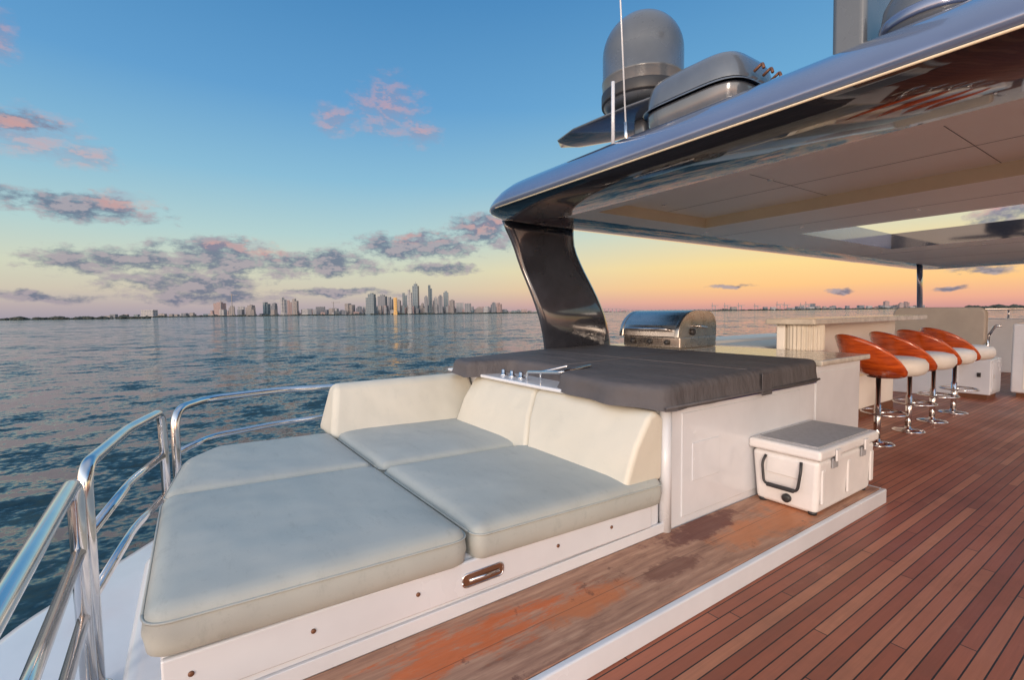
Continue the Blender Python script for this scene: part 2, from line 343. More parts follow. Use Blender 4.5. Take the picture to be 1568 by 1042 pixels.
# ---------------------------------------------------------------- galley / bar
ga=group('galley_cabinet',(-2.8,4.3,0))
box('cabinet_body',-1.70,-4.0,3.86,4.72,.0,.87,M['white'],ga,.01)
box('counter_slab',-1.655,-4.05,3.92,4.80,.872,.915,M['marble'],ga,.01)
box('cabinet_door',-1.702,-1.692,3.92,4.66,.08,.82,M['white'],ga,.003)
box('galley_back',-3.45,-4.0,4.81,7.6,0,.93,M['soffit'],ga,.02)
box('galley_back_cushion',-2.75,-3.4,5.2,7.4,.80,.90,M['seatw'],ga,.04)
box('galley_inner',-2.75,-3.4,5.0,7.5,0,.80,M['white'],ga,.02)
ba=group('bar_counter',(-2.3,6.2,0))
box('bar_body',-2.38,-2.46,4.83,7.66,.10,1.155,M['soffit'],ba,.01)
box('bar_kick',-2.375,-2.44,4.83,7.66,.001,.10,M['bronze'],ba)
box('bar_panel_rail',-2.372,-2.38,4.95,7.6,.50,.53,M['cream'],ba)
prism('bar_top',[(p.x,p.y) for p in roundpoly([(-2.06,4.72),(-2.06,7.7),(-2.52,7.7),(-2.52,4.72)],.03,4)],1.158,1.21,M['marble'],ba,.008)
fl=[];N=240
for i in range(N):
    a=math.pi*2*i/N; r=.15+.008*math.cos(a*24); fl.append((-2.24+r*math.cos(a),4.94+r*math.sin(a)))
prism('fluted_column',fl,.916,1.157,M['flute'],ba)
g=group('barbecue_grill',(-3.4,4.4,.9))
box('firebox',-3.80,-3.05,4.12,4.74,.917,1.03,M['steel'],g,.012)
lid=[(4.10,1.035)]+[(4.10+.30*(1-math.cos(a))+.0,1.035+.27*math.sin(a)) for a in [math.radians(q) for q in range(15,91,10)]]+[(4.45,1.305),(4.58,1.30)]+[(4.58+.16*math.sin(a),1.14+.16*math.cos(a)) for a in [math.radians(q) for q in range(15,91,15)]]+[(4.74,1.035)]
extr('lid',lid,0,-3.79,-3.10,M['steel'],g)
big=[(4.09+(y-4.10)*1.02,1.025+(z-1.035)*1.04) for y,z in lid]
extr('lid_end_near',big,0,-3.10,-3.05,M['steel'],g,.006,2)
extr('lid_end_far',big,0,-3.84,-3.79,M['steel'],g,.006,2)
tube('lid_handle',[(-3.72,4.12,1.10),(-3.72,4.05,1.11),(-3.16,4.05,1.11),(-3.16,4.12,1.10)],.014,M['chrome'],g,.03)
for i,x in enumerate((-3.65,-3.42,-3.2)):
    k=lathe('burner_knob_%d'%(i+1),[(.028,0),(.028,.02),(.02,.035)],0,0,M['dark'],g,16)
    for v in k.data.vertices: a,b_,c_=v.co; v.co=(x+a,4.118-c_,.975+b_)
hh=lathe('side_hinge',[(.035,0),(.035,.02),(.02,.03)],0,0,M['dark'],g,16)
for v in hh.data.vertices: a,b_,c_=v.co; v.co=(-3.05+c_,4.32+a,1.08+b_)
tube('side_handle',[(-3.05,4.36,1.14),(-2.99,4.36,1.14),(-2.99,4.50,1.12),(-3.05,4.50,1.12)],.010,M['chrome'],g,.02,8)
def stool(x,y):
    s=group('bar_stool',(x,y,0)); rot=random.uniform(-.12,.12); ff=Vector((.50,.86,0)).normalized(); ff.rotate(Matrix.Rotation(rot,3,'Z')); sd=Vector((-ff.y,ff.x,0))
    lathe('base_plate',[(.0,.001),(.145,.001),(.148,.008),(.12,.018),(.03,.028),(.028,.05)],x,y,M['chrome'],s,36)
    lathe('column',[(.028,.03),(.028,.38),(.021,.381),(.021,.66)],x,y,M['chrome'],s,20)
    ring=[Vector((x,y,.30))+ff*(.06+.17*math.cos(a))+sd*.19*math.sin(a) for a in [math.pi*2*k/28 for k in range(29)]]
    tube('footrest',ring,.010,M['chrome'],s,0,8)
    tube('footrest_arm',[Vector((x,y,.30)),Vector((x,y,.30))+ff*.23],.009,M['chrome'],s,0,8)
    lathe('seat_plate',[(.09,.645),(.11,.665)],x,y,M['dark'],s,20)
    c0=Vector((x,y,0))+ff*.03; c1=Vector((x,y,0))+ff*.15
    vs=[];fs=[];sg=36;pr=[(.0,.665),(.17,.667),(.215,.685),(.24,.73),(.238,.785),(.215,.82),(.15,.838),(.0,.844)]
    for r,z in pr:
        for k in range(sg):
            a=2*math.pi*k/sg; ex=1.08 if math.cos(a)>0 else .98
            vs.append(c1+ff*r*math.cos(a)*ex+sd*r*math.sin(a)+Vector((0,0,z)))
    for i in range(len(pr)-1):
        for k in range(sg): fs.append((i*sg+k,i*sg+(k+1)%sg,(i+1)*sg+(k+1)%sg,(i+1)*sg+k))
    mesh('seat_cushion',vs,fs,M['seatw'],s,True)
    vs=[];fs=[];na=28;nz=8
    for i in range(na+1):
        ph=math.radians(-92+184*i/na); w=max(0,math.cos(ph*.93)); topz=.69+.37*w**.9
        for j in range(nz+1):
            q=j/nz; z=.655+(topz-.655)*q; rr=.10+.165*min(1,q*2.2)**.6+.12*q*w
            vs.append(c0-ff*(rr*math.cos(ph))+sd*rr*math.sin(ph)+Vector((0,0,z)))
    for i in range(na):
        for j in range(nz):
            a=i*(nz+1)+j; fs.append((a,a+1,a+nz+2,a+nz+1))
    o=mesh('backrest_shell',vs,fs,M['wood'],s,True); md=o.modifiers.new('s','SOLIDIFY'); md.thickness=.014; md.offset=1
for y in (5.48,6.31,7.06,7.84): stool(-1.82,y)
# ---------------------------------------------------------------- helm end
hs=group('helm_seat',(-2.4,9.6,0))
extr('seat_back',[(p.x,p.y) for p in roundpoly([(-3.05,.72),(-1.90,.72),(-1.90,1.30),(-3.0,1.31)],.12,6)],1,9.55,9.70,M['taupe'],hs,.03)
box('seat_base',-2.95,-2.0,9.0,9.55,.5,.72,M['seatw'],hs,.04)
box('seat_plinth',-2.9,-2.1,9.1,9.5,.0,.5,M['white'],hs,.02)
cb_=group('storage_locker',(-1.95,9.5,0))
box('locker_plinth',-2.18,-1.80,9.26,9.74,.0,.07,M['bronze'],cb_)
box('locker_body',-2.22,-1.76,9.22,9.78,.07,.57,M['white'],cb_,.015)
box('locker_door',-1.762,-1.752,9.27,9.73,.11,.53,M['white'],cb_,.004)
box('locker_latch',-1.752,-1.742,9.33,9.36,.30,.36,M['chrome'],cb_,.002)
box('locker_latch_aft',-1.90,-1.86,9.205,9.22,.32,.38,M['dark'],cb_,.002)
hc=group('helm_console',(-1.2,10.2,0))
box('console_plinth',-1.62,-.42,9.92,10.9,0,.06,M['bronze'],hc)
box('console_body',-1.68,-.40,9.86,10.9,.06,1.06,M['white'],hc,.03)
box('console_door',-1.55,-1.06,9.853,9.86,.12,.95,M['soffit'],hc,.003)
box('console_gap',-1.05,-1.035,9.852,9.86,.12,.95,M['bronze'],hc)
tube('throttle_post',[(-1.93,9.84,.57),(-1.93,9.84,.88)],.025,M['chrome'],hc)
tube('throttle_lever',[(-1.93,9.84,.86),(-1.85,9.8,1.02),(-1.78,9.8,1.03)],.018,M['chrome'],hc,.02)
ws=group('windshield',(-.5,13.4,.9))
box('windshield_coaming',-3.9,3.2,13.3,13.9,.0,1.08,M['white'],ws,.04)
box('windshield_top_rail',-3.75,3.1,13.4,13.45,1.24,1.28,M['chrome'],ws,.01)
for i in range(6): tube('stanchion_%d'%(i+1),[(-3.7+i*1.35,13.42,1.08),(-3.7+i*1.35,13.42,1.25)],.015,M['chrome'],ws)
box('side_coaming',-4.02,-4.30,4.82,14.2,-.1,.70,M['white'],None,.04)
# ---------------------------------------------------------------- cooler
cl=group('cooler_box',(-1.45,3.35,.1))
def frust(name,x0,x1,y0,y1,z0,z1,tp,mat,bev,seg=4):
    vs=[(x0+tp,y0+tp,z0),(x1-tp,y0+tp,z0),(x1-tp,y1-tp,z0),(x0+tp,y1-tp,z0),(x0,y0,z1),(x1,y0,z1),(x1,y1,z1),(x0,y1,z1)]
    return mesh(name,vs,[(3,2,1,0),(4,5,6,7),(0,1,5,4),(1,2,6,5),(2,3,7,6),(3,0,4,7)],mat,cl,False,bev,seg)
frust('cooler_body',-1.645,-1.250,2.955,3.745,.106,.428,.020,M['rot'],.03)
frust('cooler_lid',-1.658,-1.236,2.938,3.762,.434,.496,-.002,M['rot'],.018)
box('lid_pad',-1.62,-1.272,2.99,3.71,.494,.505,M['coolertop'],cl,.006)
box('gasket',-1.62,-1.26,2.98,3.73,.425,.437,M['dark'],cl)
for i,(x,y) in enumerate([(-1.59,3.0),(-1.30,3.0),(-1.59,3.68),(-1.30,3.68)]): lathe('foot_%d'%(i+1),[(.022,.1),(.026,.12)],x,y,M['dark'],cl,16)
for i,y in enumerate((3.14,3.54)):
    box('latch_%d'%(i+1),-1.234,-1.222,y-.028,y+.028,.41,.48,M['rot'],cl,.006)
    box('latch_slot_%d'%(i+1),-1.249,-1.240,y-.036,y+.036,.365,.425,M['coolertop'],cl,.004)
for i,y in enumerate((3.02,3.36,3.70)): box('corner_rib_%d'%(i+1),-1.262,-1.248,y-.022,y+.022,.17,.37,M['rot'],cl,.01)
tube('rope_handle',[(-1.55,2.95,.405),(-1.56,2.925,.36),(-1.545,2.92,.235),(-1.35,2.92,.235),(-1.335,2.925,.36),(-1.345,2.95,.405)],.0085,M['dark'],cl,.03,8)
box('handle_grip',-1.53,-1.365,2.908,2.932,.222,.246,M['dark'],cl,.008)
box('handle_recess',-1.55,-1.345,2.954,2.964,.30,.40,M['rot'],cl,.004)
k=lathe('drain_plug',[(.026,0),(.026,.018),(.018,.024)],0,0,M['dark'],cl,16)
for v in k.data.vertices: a,b_,c_=v.co; v.co=(-1.43+a,2.972-c_,.165+b_)
# ---------------------------------------------------------------- hardtop
ht=group('hardtop_roof',(-.4,8,2.2))
out=roundpoly([(-4.12,2.28),(3.3,2.28),(3.3,14.5),(-4.12,14.5)],.72,14)
rim=rings('roof_rim',out,[(.60,2.195),(.45,2.176),(.25,2.170),(.10,2.188),(.02,2.218),(.0,2.238),(.004,2.262),(.035,2.31),(.09,2.37),(.17,2.43),(.29,2.49),(.42,2.52),(.60,2.42)],[M['blackgl'],M['bluegrey']],ht,mi=[0,0,0,0,1,1,1,1,1,1,1,1],cap=False)
for v in rim.data.vertices:
    if v.co.z<2.2 and v.co.z>2.19 and v.co.y<3.0: v.co.y=max(v.co.y,3.02)
    elif v.co.z<2.18 and v.co.y<2.9: v.co.y+=(.08 if v.co.z>2.173 else .04)
xs=[-3.52,-3.2,-2.85,2.0,2.7]; ys=[3.02,3.14,4.75,6.1,8.9,13.9]; zb_=2.195; zt=2.42
def kind(i,j):
    if i<0 or j<0 or i>=len(xs)-1 or j>=len(ys)-1: return 'out'
    cx=(xs[i]+xs[i+1])/2; cy=(ys[j]+ys[j+1])/2
    if -2.85<cx<2 and 6.1<cy<8.9: return 'hole'
    if -3.2<cx<2 and 3.14<cy<4.75: return 'rec'
    return 'flat'
bot={'rec':2.30,'flat':zb_,'hole':zt}
vs=[];fs=[];mi=[]
def quad(a,b_,c_,d,m_):
    k=len(vs); vs.extend([a,b_,c_,d]); fs.append((k,k+1,k+2,k+3)); mi.append(m_)
for i in range(4):
    for j in range(5):
        k=kind(i,j); x0,x1,y0,y1=xs[i],xs[i+1],ys[j],ys[j+1]
        if k!='hole':
            z=bot[k]; quad((x0,y0,z),(x0,y1,z),(x1,y1,z),(x1,y0,z),0); quad((x0,y0,zt),(x1,y0,zt),(x1,y1,zt),(x0,y1,zt),3)
        for di,dj in((1,0),(0,1)):
            k2=kind(i+di,j+dj)
            if k2=='out' or k2==k: continue
            za,zb2=bot[k],bot[k2]; hole='hole' in(k,k2)
            if di: quad((x1,y0,za),(x1,y1,za),(x1,y1,zb2),(x1,y0,zb2),3 if hole else 1)
            else: quad((x0,y1,za),(x1,y1,za),(x1,y1,zb2),(x0,y1,zb2),(2 if k=='hole' else 0) if hole else 1)
mesh('roof_panels',vs,fs,[M['soffit'],M['cream'],M['blackgl'],M['bluegrey']],ht,mi=mi)
for i,yv in enumerate((5.42,9.6,11.2)): box('panel_joint_%d'%(i+1),-3.5,2.7,yv-.002,yv+.002,2.1935,2.1945,M['dark'],ht)
for i,y in enumerate((3.5,4.1)): box('recess_joint_%d'%(i+1),-3.19,1.99,y-.002,y+.002,2.2985,2.2995,M['dark'],ht)
for i,x in enumerate((-2.0,-.9)): box('cross_joint_%d'%(i+1),x-.002,x+.002,3.15,4.74,2.2985,2.2995,M['dark'],ht)
for i,(x,y) in enumerate([(-3.36,5.0),(-2.6,5.6),(-1.6,5.6),(-3.0,3.8),(-2.0,3.8),(-3.1,9.3),(-1.9,9.3)]):
    z=2.30 if y<4.7 else 2.195; lathe('downlight_%d'%(i+1),[(.022,z-.004),(.026,z)],x,y,M['chrome'],ht,14)
tube('edge_trim',[(-3.6,2.296,2.212),(-1,2.296,2.212),(2.8,2.296,2.212)],.006,M['cream'],ht,0,8)
def blade(name,secs,mat,par):
    vs=[];fs=[];n=24
    for (xc,y0,y1,z,th) in secs:
        for k in range(n):
            a=2*math.pi*k/n; cc=math.cos(a);ss=math.sin(a)
            vs.append((xc+th/2*math.copysign(abs(ss)**.8,ss),(y0+y1)/2+(y1-y0)/2*math.copysign(abs(cc)**.75,cc),z))
    for i in range(len(secs)-1):
        for k in range(n): fs.append((i*n+k,i*n+(k+1)%n,(i+1)*n+(k+1)%n,(i+1)*n+k))
    fs+=[tuple(range(n)),tuple(range((len(secs)-1)*n,len(secs)*n))]
    return mesh(name,vs,fs,mat,par,True)
secs=[]
for i in range(17):
    s=i/16; z=.70+1.52*s; y0=3.17-.42*s; y1=4.14-.60*s+.03*math.sin(s*math.pi)
    if s>.85: y0-=(s-.85)*.5; y1+=(s-.85)*.5
    secs.append((-4.02+.09*math.sin(s*math.pi*1.6)+.10*max(0,s-.7),y0,y1,z,.13))
blade('aft_pillar',secs,M['pillar'],ht)
blade('fore_pillar',[(-3.70,13.2,13.42,1.0,.08),(-3.66,13.0,13.2,1.7,.08),(-3.62,12.8,13.0,2.22,.08)],M['bluegrey'],ht)
blade('fore_pillar_starboard',[(3.0,13.2,13.42,1.0,.08),(2.95,12.8,13.0,2.22,.08)],M['bluegrey'],ht)
blade('aft_pillar_starboard',[(3.2,3.17,4.14,0,.13),(3.15,2.7,3.6,2.22,.13)],M['pillar'],ht)
# roof equipment
rd=group('satellite_radome',(-2.62,3.2,3.0)); rx,ry=-2.68,3.12
R_=.315; pr=[(.20,2.90),(.27,2.91),(.305,2.94),(.315,2.97),(.315,3.11),(.319,3.115),(.319,3.135),(.313,3.14),(.313,3.33)]+[(R_*math.cos(a)*.994,3.33+.315*math.sin(a)) for a in [math.radians(q) for q in range(8,90,8)]]+[(.01,3.645)]
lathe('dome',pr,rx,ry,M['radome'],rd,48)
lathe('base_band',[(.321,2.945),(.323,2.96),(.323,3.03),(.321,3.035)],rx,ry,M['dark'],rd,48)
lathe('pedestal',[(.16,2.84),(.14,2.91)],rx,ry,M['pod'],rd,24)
wg=group('mast_wing',(-2.6,3.1,2.85))
vs=[];fs=[];n=20;SS=[(-3.62,.02,.25),(-3.5,.16,.5),(-3.2,.26,.8),(-2.6,.30,.9),(-2.0,.28,.8),(-1.8,.22,.5)]
for (x,hc_,th) in SS:
    for k in range(n):
        a=2*math.pi*k/n; vs.append((x,3.12+.05*(x+2.6)+hc_*math.cos(a),2.84-.04*(x+2.6)+.04*th*math.sin(a)))
for i in range(len(SS)-1):
    for k in range(n): fs.append((i*n+k,i*n+(k+1)%n,(i+1)*n+(k+1)%n,(i+1)*n+k))
fs+=[tuple(range(n)),tuple(range((len(SS)-1)*n,len(SS)*n))]
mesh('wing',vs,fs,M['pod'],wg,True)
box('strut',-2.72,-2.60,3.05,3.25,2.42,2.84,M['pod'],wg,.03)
lr=group('life_raft_pod',(-2.0,2.95,2.5))
def pod(name,cx,cy,z0,lx,ly,hz,mat,par):
    pr=[(1.0,0),(1.0,.12),(.985,.35),(.95,.62),(.88,.82),(.74,.95),(.5,1.0),(.0,1.02)]
    vs=[];fs=[];n=48
    for s,hq in pr:
        for k in range(n):
            a=2*math.pi*k/n; c_=math.cos(a);s_=math.sin(a)
            vs.append((cx+lx/2*s*math.copysign(abs(c_)**.45,c_),cy+ly/2*s*math.copysign(abs(s_)**.45,s_),z0+hz*hq))
    for i in range(len(pr)-1):
        for k in range(n): fs.append((i*n+k,i*n+(k+1)%n,(i+1)*n+(k+1)%n,(i+1)*n+k))
    return mesh(name,vs,fs,mat,par,True)
px_,py_=-2.03,3.02; zz=2.68
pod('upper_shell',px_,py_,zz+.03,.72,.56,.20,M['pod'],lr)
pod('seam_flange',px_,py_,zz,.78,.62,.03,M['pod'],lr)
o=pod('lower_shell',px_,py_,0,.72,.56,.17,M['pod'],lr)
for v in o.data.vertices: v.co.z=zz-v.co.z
box('cradle',px_-.3,px_+.3,py_-.2,py_+.2,2.42,2.56,M['dark'],lr,.01)
for i in range(3): tube('lashing_%d'%(i+1),[(px_+.38,py_-.1+.1*i,zz+.06),(px_+.42,py_-.08+.1*i,zz+.10),(px_+.45,py_-.12+.1*i,zz+.05)],.009,M['bronze'],lr,.02,8)
an=group('vhf_antenna',(-2.5,2.54,2.4)); tube('stub',[(-2.50,2.60,2.45),(-2.50,2.60,2.93)],.013,M['white'],an)
an2=group('whip_antenna',(-2.4,2.6,2.4)); tube('whip',[(-2.39,2.62,2.45),(-2.44,2.60,3.6),(-2.50,2.55,4.8)],.006,M['white'],an2,0,8); tube('whip_base',[(-2.39,2.62,2.45),(-2.40,2.62,2.62)],.014,M['chrome'],an2)
ms=group('radar_mast',(-1.1,3.1,2.4)); extr('mast_fin',[(2.95,2.42),(3.42,2.42),(3.28,4.2),(2.90,4.2)],0,-1.24,-1.08,M['radome'],ms,.03)
d2=group('navigation_dome',(-.75,3.0,2.5)); lathe('dome',[(.10,2.42),(.12,2.55),(.19,2.60),(.20,2.66),(.19,2.74),(.15,2.82),(.08,2.87),(.01,2.885)],-.82,2.98,M['radome'],d2,36); lathe('dome_band',[(.201,2.62),(.206,2.63),(.206,2.66),(.201,2.67)],-.82,2.98,M['bluegrey'],d2,36)
# ---------------------------------------------------------------- rails
rl=group('stainless_railing',(-2.5,-.2,-.1)); r=.024
tube('aft_top',[(-.50,-.30,-.1),(-.50,-.30,.745),(-2.18,-.325,.745),(-2.22,-.325,-.1)],r,M['chrome'],rl,.09)
for i,z in enumerate((.49,.25)): tube('aft_mid_%d'%(i+1),[(-.50,-.30,z),(-2.21,-.325,z)],r*.8,M['chrome'],rl)
tube('quarter_top',[(-2.34,-.32,-.1),(-2.34,-.32,.75),(-3.0,-.24,.75),(-3.44,-.12,.75),(-3.48,-.11,-.06)],r,M['chrome'],rl,.09)
for i,z in enumerate((.49,.25)): tube('quarter_mid_%d'%(i+1),[(-2.34,-.32,z),(-3.0,-.24,z),(-3.48,-.115,z)],r*.8,M['chrome'],rl,.1)
tube('port_top',[(-3.55,-.06,-.06),(-3.55,-.06,.735),(-3.88,.12,.735),(-4.06,.60,.725),(-4.08,1.2,.70),(-4.1,3.0,.66)],r,M['chrome'],rl,.12)
for i,z in enumerate((.47,.24)): tube('port_mid_%d'%(i+1),[(-3.55,-.06,z),(-3.90,.14,z),(-4.06,.60,z),(-4.08,1.2,z),(-4.1,3.0,z)],r*.8,M['chrome'],rl,.12)
tube('port_post',[(-4.09,1.6,-.06),(-4.09,1.6,.69)],r*.8,M['chrome'],rl)
for i,(x,y) in enumerate([(-.5,-.30),(-2.22,-.325),(-2.34,-.32),(-3.48,-.11),(-3.55,-.06)]): lathe('flange_%d'%(i+1),[(.045,-.11),(.045,-.098),(.03,-.09)],x,y,M['chrome'],rl,20)
# ---------------------------------------------------------------- water, shore, city
bm=bmesh.new(); rad=[60,200,800,3000,9000,30000]; rr=[]
for R2 in rad: rr.append([bm.verts.new((R2*math.cos(2*math.pi*k/64),R2*math.sin(2*math.pi*k/64),-5)) for k in range(64)])
bm.faces.new(rr[0])
for a,b_ in zip(rr[:-1],rr[1:]):
    for k in range(64): bm.faces.new((a[k],b_[k],b_[(k+1)%64],a[(k+1)%64]))
me=bpy.data.meshes.new('water'); bm.to_mesh(me); bm.free(); mk('water',me,M['water'])
D=4500.
def hz(px): return 487-18*px/1568.
def place(px,dep): return FW*dep+RT*((px-784)/F*dep)
def addbox(bm,c,w,d,z0,z1,mi=0,tw=0):
    rx_=(RT*math.cos(tw)+FW*math.sin(tw)); fx=(FW*math.cos(tw)-RT*math.sin(tw))
    v=[]
    for z in(z0,z1):
        for a,b_ in((-1,-1),(1,-1),(1,1),(-1,1)): v.append(bm.verts.new(c+rx_*a*w/2+fx*b_*d/2+Vector((0,0,z))))
    for q in((0,1,5,4),(1,2,6,5),(2,3,7,6),(3,0,4,7),(4,5,6,7)): bm.faces.new([v[i] for i in q]).material_index=mi
def tower(x0,x1,ty,fac,dep=None,style=None):
    dep=dep or D+random.uniform(-300,300); c=place((x0+x1)/2,dep); w=(x1-x0)/F*dep; h_=(hz((x0+x1)/2)-ty)/F*dep; style=style if style is not None else random.randint(0,3)
    bm=bmesh.new(); tw=random.uniform(-.5,.5); w2=w/(abs(math.cos(tw))+.5*abs(math.sin(tw))); d=w2*.6; o0=Vector((0,0,0))
    addbox(bm,o0,w2*1.12,d*1.3,-8,h_*.14,0,tw)
    if style==0: addbox(bm,o0,w2*.95,d,h_*.14,h_*.93,0,tw); addbox(bm,o0,w2*.5,d*.5,h_*.93,h_,0,tw)
    elif style==1: addbox(bm,o0,w2*.95,d,h_*.14,h_*.78,0,tw); addbox(bm,o0+RT*w2*.1,w2*.7,d*.8,h_*.78,h_*.95,0,tw); addbox(bm,o0+RT*w2*.1,w2*.3,d*.4,h_*.95,h_,0,tw)
    elif style==2: addbox(bm,o0-RT*w2*.22,w2*.5,d,h_*.14,h_,0,tw); addbox(bm,o0+RT*w2*.24,w2*.48,d,h_*.14,h_*.88,0,tw)
    else: addbox(bm,o0,w2*.95,d,h_*.14,h_*.985,0,tw); addbox(bm,o0,w2*.99,d*1.02,h_*.985,h_,0,tw)
    if random.random()<.3: addbox(bm,o0,w2*.04,w2*.04,h_,h_*1.07,0,tw)
    me=bpy.data.meshes.new('tower'); bm.to_mesh(me); bm.free(); o=mk('high_rise_building',me,fac); o.location=c
T=[(221,240,473,1),(330,347,461,4),(352,361,466,0),(366,376,467,1),(378,392,465,0),(405,415,461,3),(416,426,462,2),(432,440,454,1),(441,449,458,4),(450,458,456,0),(464,478,471,1),(485,499,468,2),(506,519,470,1),(530,544,463,0),(546,556,467,2),(562,577,447,3),(580,594,450,2),(606,615,457,0),(617,625,447,3),(626,632,442,1),(633,643,433,3),(645,650,462,0),(651,656,451,2),(657,663,435,3),(664,671,453,1),(672,679,450,2),(680,688,444,3),(689,697,457,0),(698,711,462,1),(712,722,463,2),(726,739,470,0),(741,750,467,1),(752,760,461,2),(761,769,462,4),(1240,1248,463,2),(1353,1360,459,4),(1376,1382,461,4),(1384,1391,460,4)]
for a,b_,ty,f_ in T: tower(a,b_,ty+1,FAC[f_])
tower(596,603,454,FAC[2]); tower(604,609,455,SUNSET_REFLECTION,D-350,3)
bm=bmesh.new()
for i in range(170):
    px=random.choice([random.uniform(310,775),random.uniform(460,770),random.uniform(560,700)]); w=random.uniform(3,9); hgt=random.uniform(3,10)*(1.4 if 560<px<700 else 1)
    dp=D+random.uniform(-100,500); c=place(px,dp); addbox(bm,c,w/F*dp,w/F*dp*.7,-8,hgt/F*dp,random.randint(0,4),random.uniform(-.5,.5))
for i in range(90):
    px=random.choice([random.uniform(1085,1420),random.uniform(1220,1400),random.uniform(770,840),random.uniform(150,330)]); w=random.uniform(3,10); hgt=random.uniform(1.5,5.5)
    dp=D+random.uniform(-100,500); c=place(px,dp); addbox(bm,c,w/F*dp,w/F*dp*.7,-8,hgt/F*dp,random.randint(0,4))
me=bpy.data.meshes.new('distant_skyline'); bm.to_mesh(me); bm.free(); mk('distant_skyline',me,FAC)
def crane(px,ty,kind):
    dep=D-200; h_=(hz(px)-ty)/F*dep; bm=bmesh.new(); o0=Vector((0,0,0)); w=5
    if kind=='tower_crane':
        addbox(bm,o0,w,w,-8,h_); addbox(bm,o0+RT*18,78,3.5,h_*.92,h_*.92+4)
    else:
        for s in(-14,14): addbox(bm,o0+RT*s,4,4,-8,h_*.62)
        addbox(bm,o0,34,5,h_*.55,h_*.62); addbox(bm,o0+RT*8,70,4,h_*.62,h_*.68); addbox(bm,o0-RT*14,4,4,h_*.62,h_)
    me=bpy.data.meshes.new(kind); bm.to_mesh(me); bm.free(); o=mk(kind,me,M['conc']); o.location=place(px,dep)
for px,ty in((357,449),(340,459),(512,461)): crane(px,ty,'tower_crane')
for px,ty in((1093,463),(1112,463),(1133,463),(1158,464),(1192,461),(1203,462),(1228,463),(1236,461)): crane(px,ty,'port_crane')
tb=bmesh.new(); bmesh.ops.create_icosphere(tb,subdivisions=1,radius=1); tv=[v.co.copy() for v in tb.verts]; tf=[tuple(v.index for v in f.verts) for f in tb.faces]; tb.free()
VS=[];FS=[]
def belt(p0,p1,dep,hm,n):
    for i in range(n):
        px=random.uniform(p0,p1); c=place(px,dep+random.uniform(-40,60)); s=random.uniform(.5,1)*hm*(.7+.5*noise.noise(Vector((px*.05,dep*.01,0))))
        k=len(VS)
        for q in tv: VS.append((c.x+(q.x*1.4+random.uniform(-.25,.25))*s,c.y+(q.y*1.4+random.uniform(-.25,.25))*s,-5+s*.5+(q.z*.7+random.uniform(-.2,.2))*s))
        FS.extend([tuple(a+k for a in f) for f in tf])
belt(-900,230,1700,12,900); belt(200,860,4200,15,900); belt(1060,1420,4200,15,500); belt(1480,2400,2400,19,500); belt(820,1100,6500,12,200)
me=bpy.data.meshes.new('distant_tree_line'); me.from_pydata(VS,[],FS); mk('distant_tree_line',me,M['trees'])
bm=bmesh.new()
for i in range(60):
    px=770+i*6; dep=6000; addbox(bm,place(px,dep),6,12,-6,(12 if not 905<px<965 else 12+22*math.sin((px-905)/60*math.pi)))
for i in range(120):
    px=770+i*3; dep=6000; zz=12 if not 905<px<965 else 12+22*math.sin((px-905)/60*math.pi); addbox(bm,place(px,dep),3/F*dep,14,zz,zz+5)
me=bpy.data.meshes.new('causeway_bridge'); bm.to_mesh(me); bm.free(); mk('causeway_bridge',me,M['conc'])
# ---------------------------------------------------------------- world
w=bpy.data.worlds.new('World'); sc.world=w; w.use_nodes=True; t=NT(w.node_tree); w.node_tree.nodes.clear()
gen=t.n('ShaderNodeTexCoord').outputs['Generated']; nv=t.v('NORMALIZE',gen)
sx=t.n('ShaderNodeSeparateXYZ'); t.l(nv,sx.inputs[0])
el=t.m('ARCSINE',sx.outputs[2]); az=t.m('SUBTRACT',TH,t.m('ARCTAN2',t.m('MULTIPLY',sx.outputs[0],-1),sx.outputs[1]))
z=sx.outputs[2]
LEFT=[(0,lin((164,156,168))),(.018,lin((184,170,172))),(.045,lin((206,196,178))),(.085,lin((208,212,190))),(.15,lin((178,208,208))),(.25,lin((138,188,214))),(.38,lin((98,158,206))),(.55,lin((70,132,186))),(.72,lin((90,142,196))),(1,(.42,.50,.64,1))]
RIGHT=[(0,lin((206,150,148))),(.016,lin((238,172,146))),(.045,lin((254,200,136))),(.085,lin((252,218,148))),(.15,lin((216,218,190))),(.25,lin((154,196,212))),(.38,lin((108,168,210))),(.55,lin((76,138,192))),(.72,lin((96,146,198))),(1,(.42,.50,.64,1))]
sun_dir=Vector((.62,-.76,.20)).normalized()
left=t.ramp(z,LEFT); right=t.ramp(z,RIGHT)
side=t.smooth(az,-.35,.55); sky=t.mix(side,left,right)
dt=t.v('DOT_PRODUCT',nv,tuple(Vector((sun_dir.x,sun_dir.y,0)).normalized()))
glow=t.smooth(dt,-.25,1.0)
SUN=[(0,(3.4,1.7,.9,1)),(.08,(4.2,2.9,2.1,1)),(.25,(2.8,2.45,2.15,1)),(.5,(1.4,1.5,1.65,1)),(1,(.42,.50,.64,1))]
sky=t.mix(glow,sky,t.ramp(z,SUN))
def ae(px,py):
    d=FW+RT*((px-784)/F)+Vector((0,0,(hz(px)-py)/F)); d.normalize(); return math.atan((px-784)/F),math.asin(d.z)
cb=t.n('ShaderNodeCombineXYZ'); t.l(az,cb.inputs[0]); t.l(el,cb.inputs[1]); q=cb.outputs[0]
wob=t.noise(q,13,4,.62,1)
qw=t.v('ADD',q,t.v('MULTIPLY',t.v('SUBTRACT',wob,(.5,.5,.5)),(.09,.035,0)))
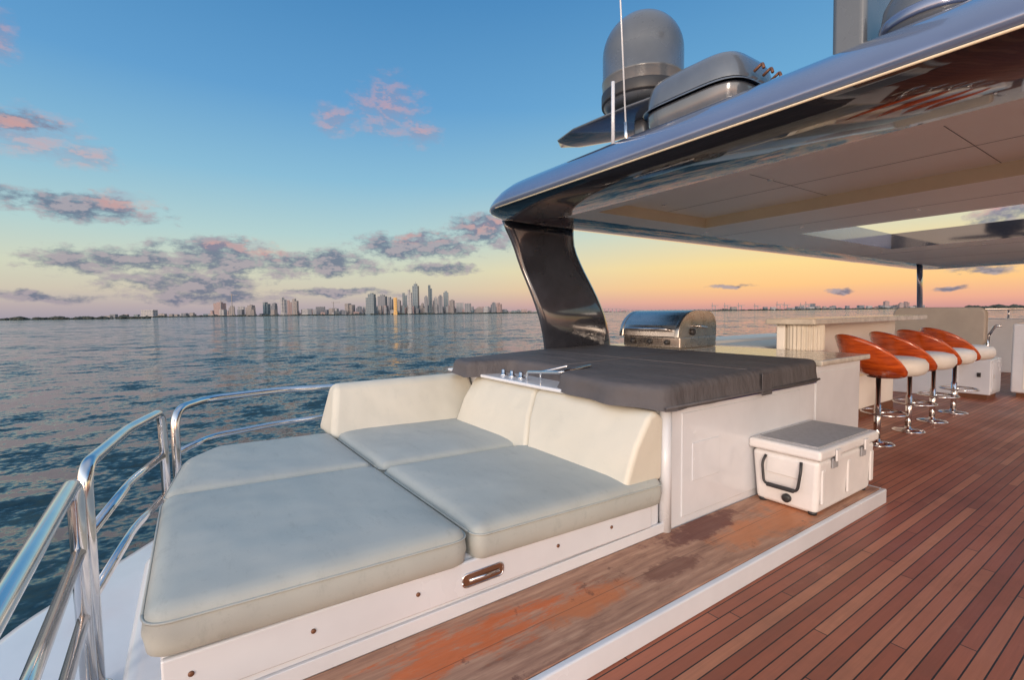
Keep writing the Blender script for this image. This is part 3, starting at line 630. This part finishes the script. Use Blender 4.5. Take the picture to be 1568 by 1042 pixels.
def field(lst):
    cur=None
    for px,py,rx_,ry_ in lst:
        a,e=ae(px,py); a2,e2=ae(px+rx_,py); a3,e3=ae(px,py-ry_)
        sxx=1/abs(a2-a); syy=1/abs(e3-e)
        v_=t.v('MULTIPLY_ADD',qw,(sxx,syy,0),(-a*sxx,-e*syy,0)); dd=t.v('DOT_PRODUCT',v_,v_)
        cur=dd if cur is None else t.m('MINIMUM',cur,dd)
    return cur
grey=[(140,400,95,24),(240,402,50,20),(335,400,125,30),(300,434,120,22),(485,403,115,22),(350,382,56,20),(640,378,98,25),(752,354,74,28),(676,413,66,10),(130,318,140,24),(40,190,70,18),(60,455,120,9),(520,446,100,7),(330,454,110,12),(1500,412,60,8),(1540,332,60,18),(1290,445,26,5),(1445,442,28,5),(1120,438,40,4)]
pink=[(402,384,46,16),(205,312,60,20),(142,243,56,24),(60,208,100,42),(15,60,46,50),(602,172,58,54),(652,210,34,24),(525,190,36,26),(750,348,40,14),(640,366,46,11),(345,380,36,10),(1530,325,55,12)]
qs=t.v('MULTIPLY',q,(1,2.1,1))
nn=t.noise(qs,24,5,.68); nn2=t.noise(t.v('ADD',qs,(-.006,.022,0)),24,3,.6)
fg=field(grey); fp=field(pink)
dg=t.smooth(t.m('ADD',t.m('SUBTRACT',1.0,fg),t.m('MULTIPLY',t.m('SUBTRACT',nn,.5),4.2)),-.3,1.0)
dp_=t.m('MULTIPLY',t.smooth(t.m('ADD',t.m('SUBTRACT',1.0,fp),t.m('MULTIPLY',t.m('SUBTRACT',nn,.5),2.6)),-.2,1.7),.55)
lit=t.smooth(t.m('SUBTRACT',nn,nn2),-.06,.09)
cg=t.mix(lit,lin((98,110,136)),lin((164,154,164)))
sky=t.mix(t.m('MULTIPLY',dg,.88),sky,cg)
sky=t.mix(dp_,sky,t.mix(lit,lin((160,140,160)),lin((226,158,144))))
low=t.m('LESS_THAN',z,0)
sky=t.mix(low,sky,lin((70,92,104)))
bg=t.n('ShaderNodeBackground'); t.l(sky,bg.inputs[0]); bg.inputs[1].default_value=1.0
ns=t.n('ShaderNodeTexSky',sky_type='NISHITA'); ns.sun_disc=False; ns.sun_elevation=math.radians(11); ns.sun_rotation=math.atan2(sun_dir.x,sun_dir.y)
bg2=t.n('ShaderNodeBackground'); t.l(ns.outputs[0],bg2.inputs[0]); bg2.inputs[1].default_value=.003
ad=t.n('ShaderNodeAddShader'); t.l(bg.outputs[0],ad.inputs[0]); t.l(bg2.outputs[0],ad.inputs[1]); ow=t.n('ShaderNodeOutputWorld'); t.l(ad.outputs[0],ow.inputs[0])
w.cycles.sampling_method='MANUAL'; w.cycles.sample_map_resolution=512
sl=bpy.data.lights.new('sun','SUN'); sl.energy=1.2; sl.angle=math.radians(14); sl.color=(1,.82,.66)
so=bpy.data.objects.new('sun',sl); COL.objects.link(so); so.rotation_euler=sun_dir.to_track_quat('Z','Y').to_euler(); so.location=(5,-5,8)
cam=bpy.data.cameras.new('camera'); cam.sensor_width=36; cam.lens=F/1568*36; cam.clip_start=.05; cam.clip_end=60000
co_=bpy.data.objects.new('camera',cam); COL.objects.link(co_)
co_.matrix_world=Matrix.Translation((0,0,H))@(Matrix.Rotation(TH,4,'Z')@Matrix.Rotation(math.pi/2-P,4,'X')@Matrix.Rotation(RO,4,'Z'))
sc.camera=co_
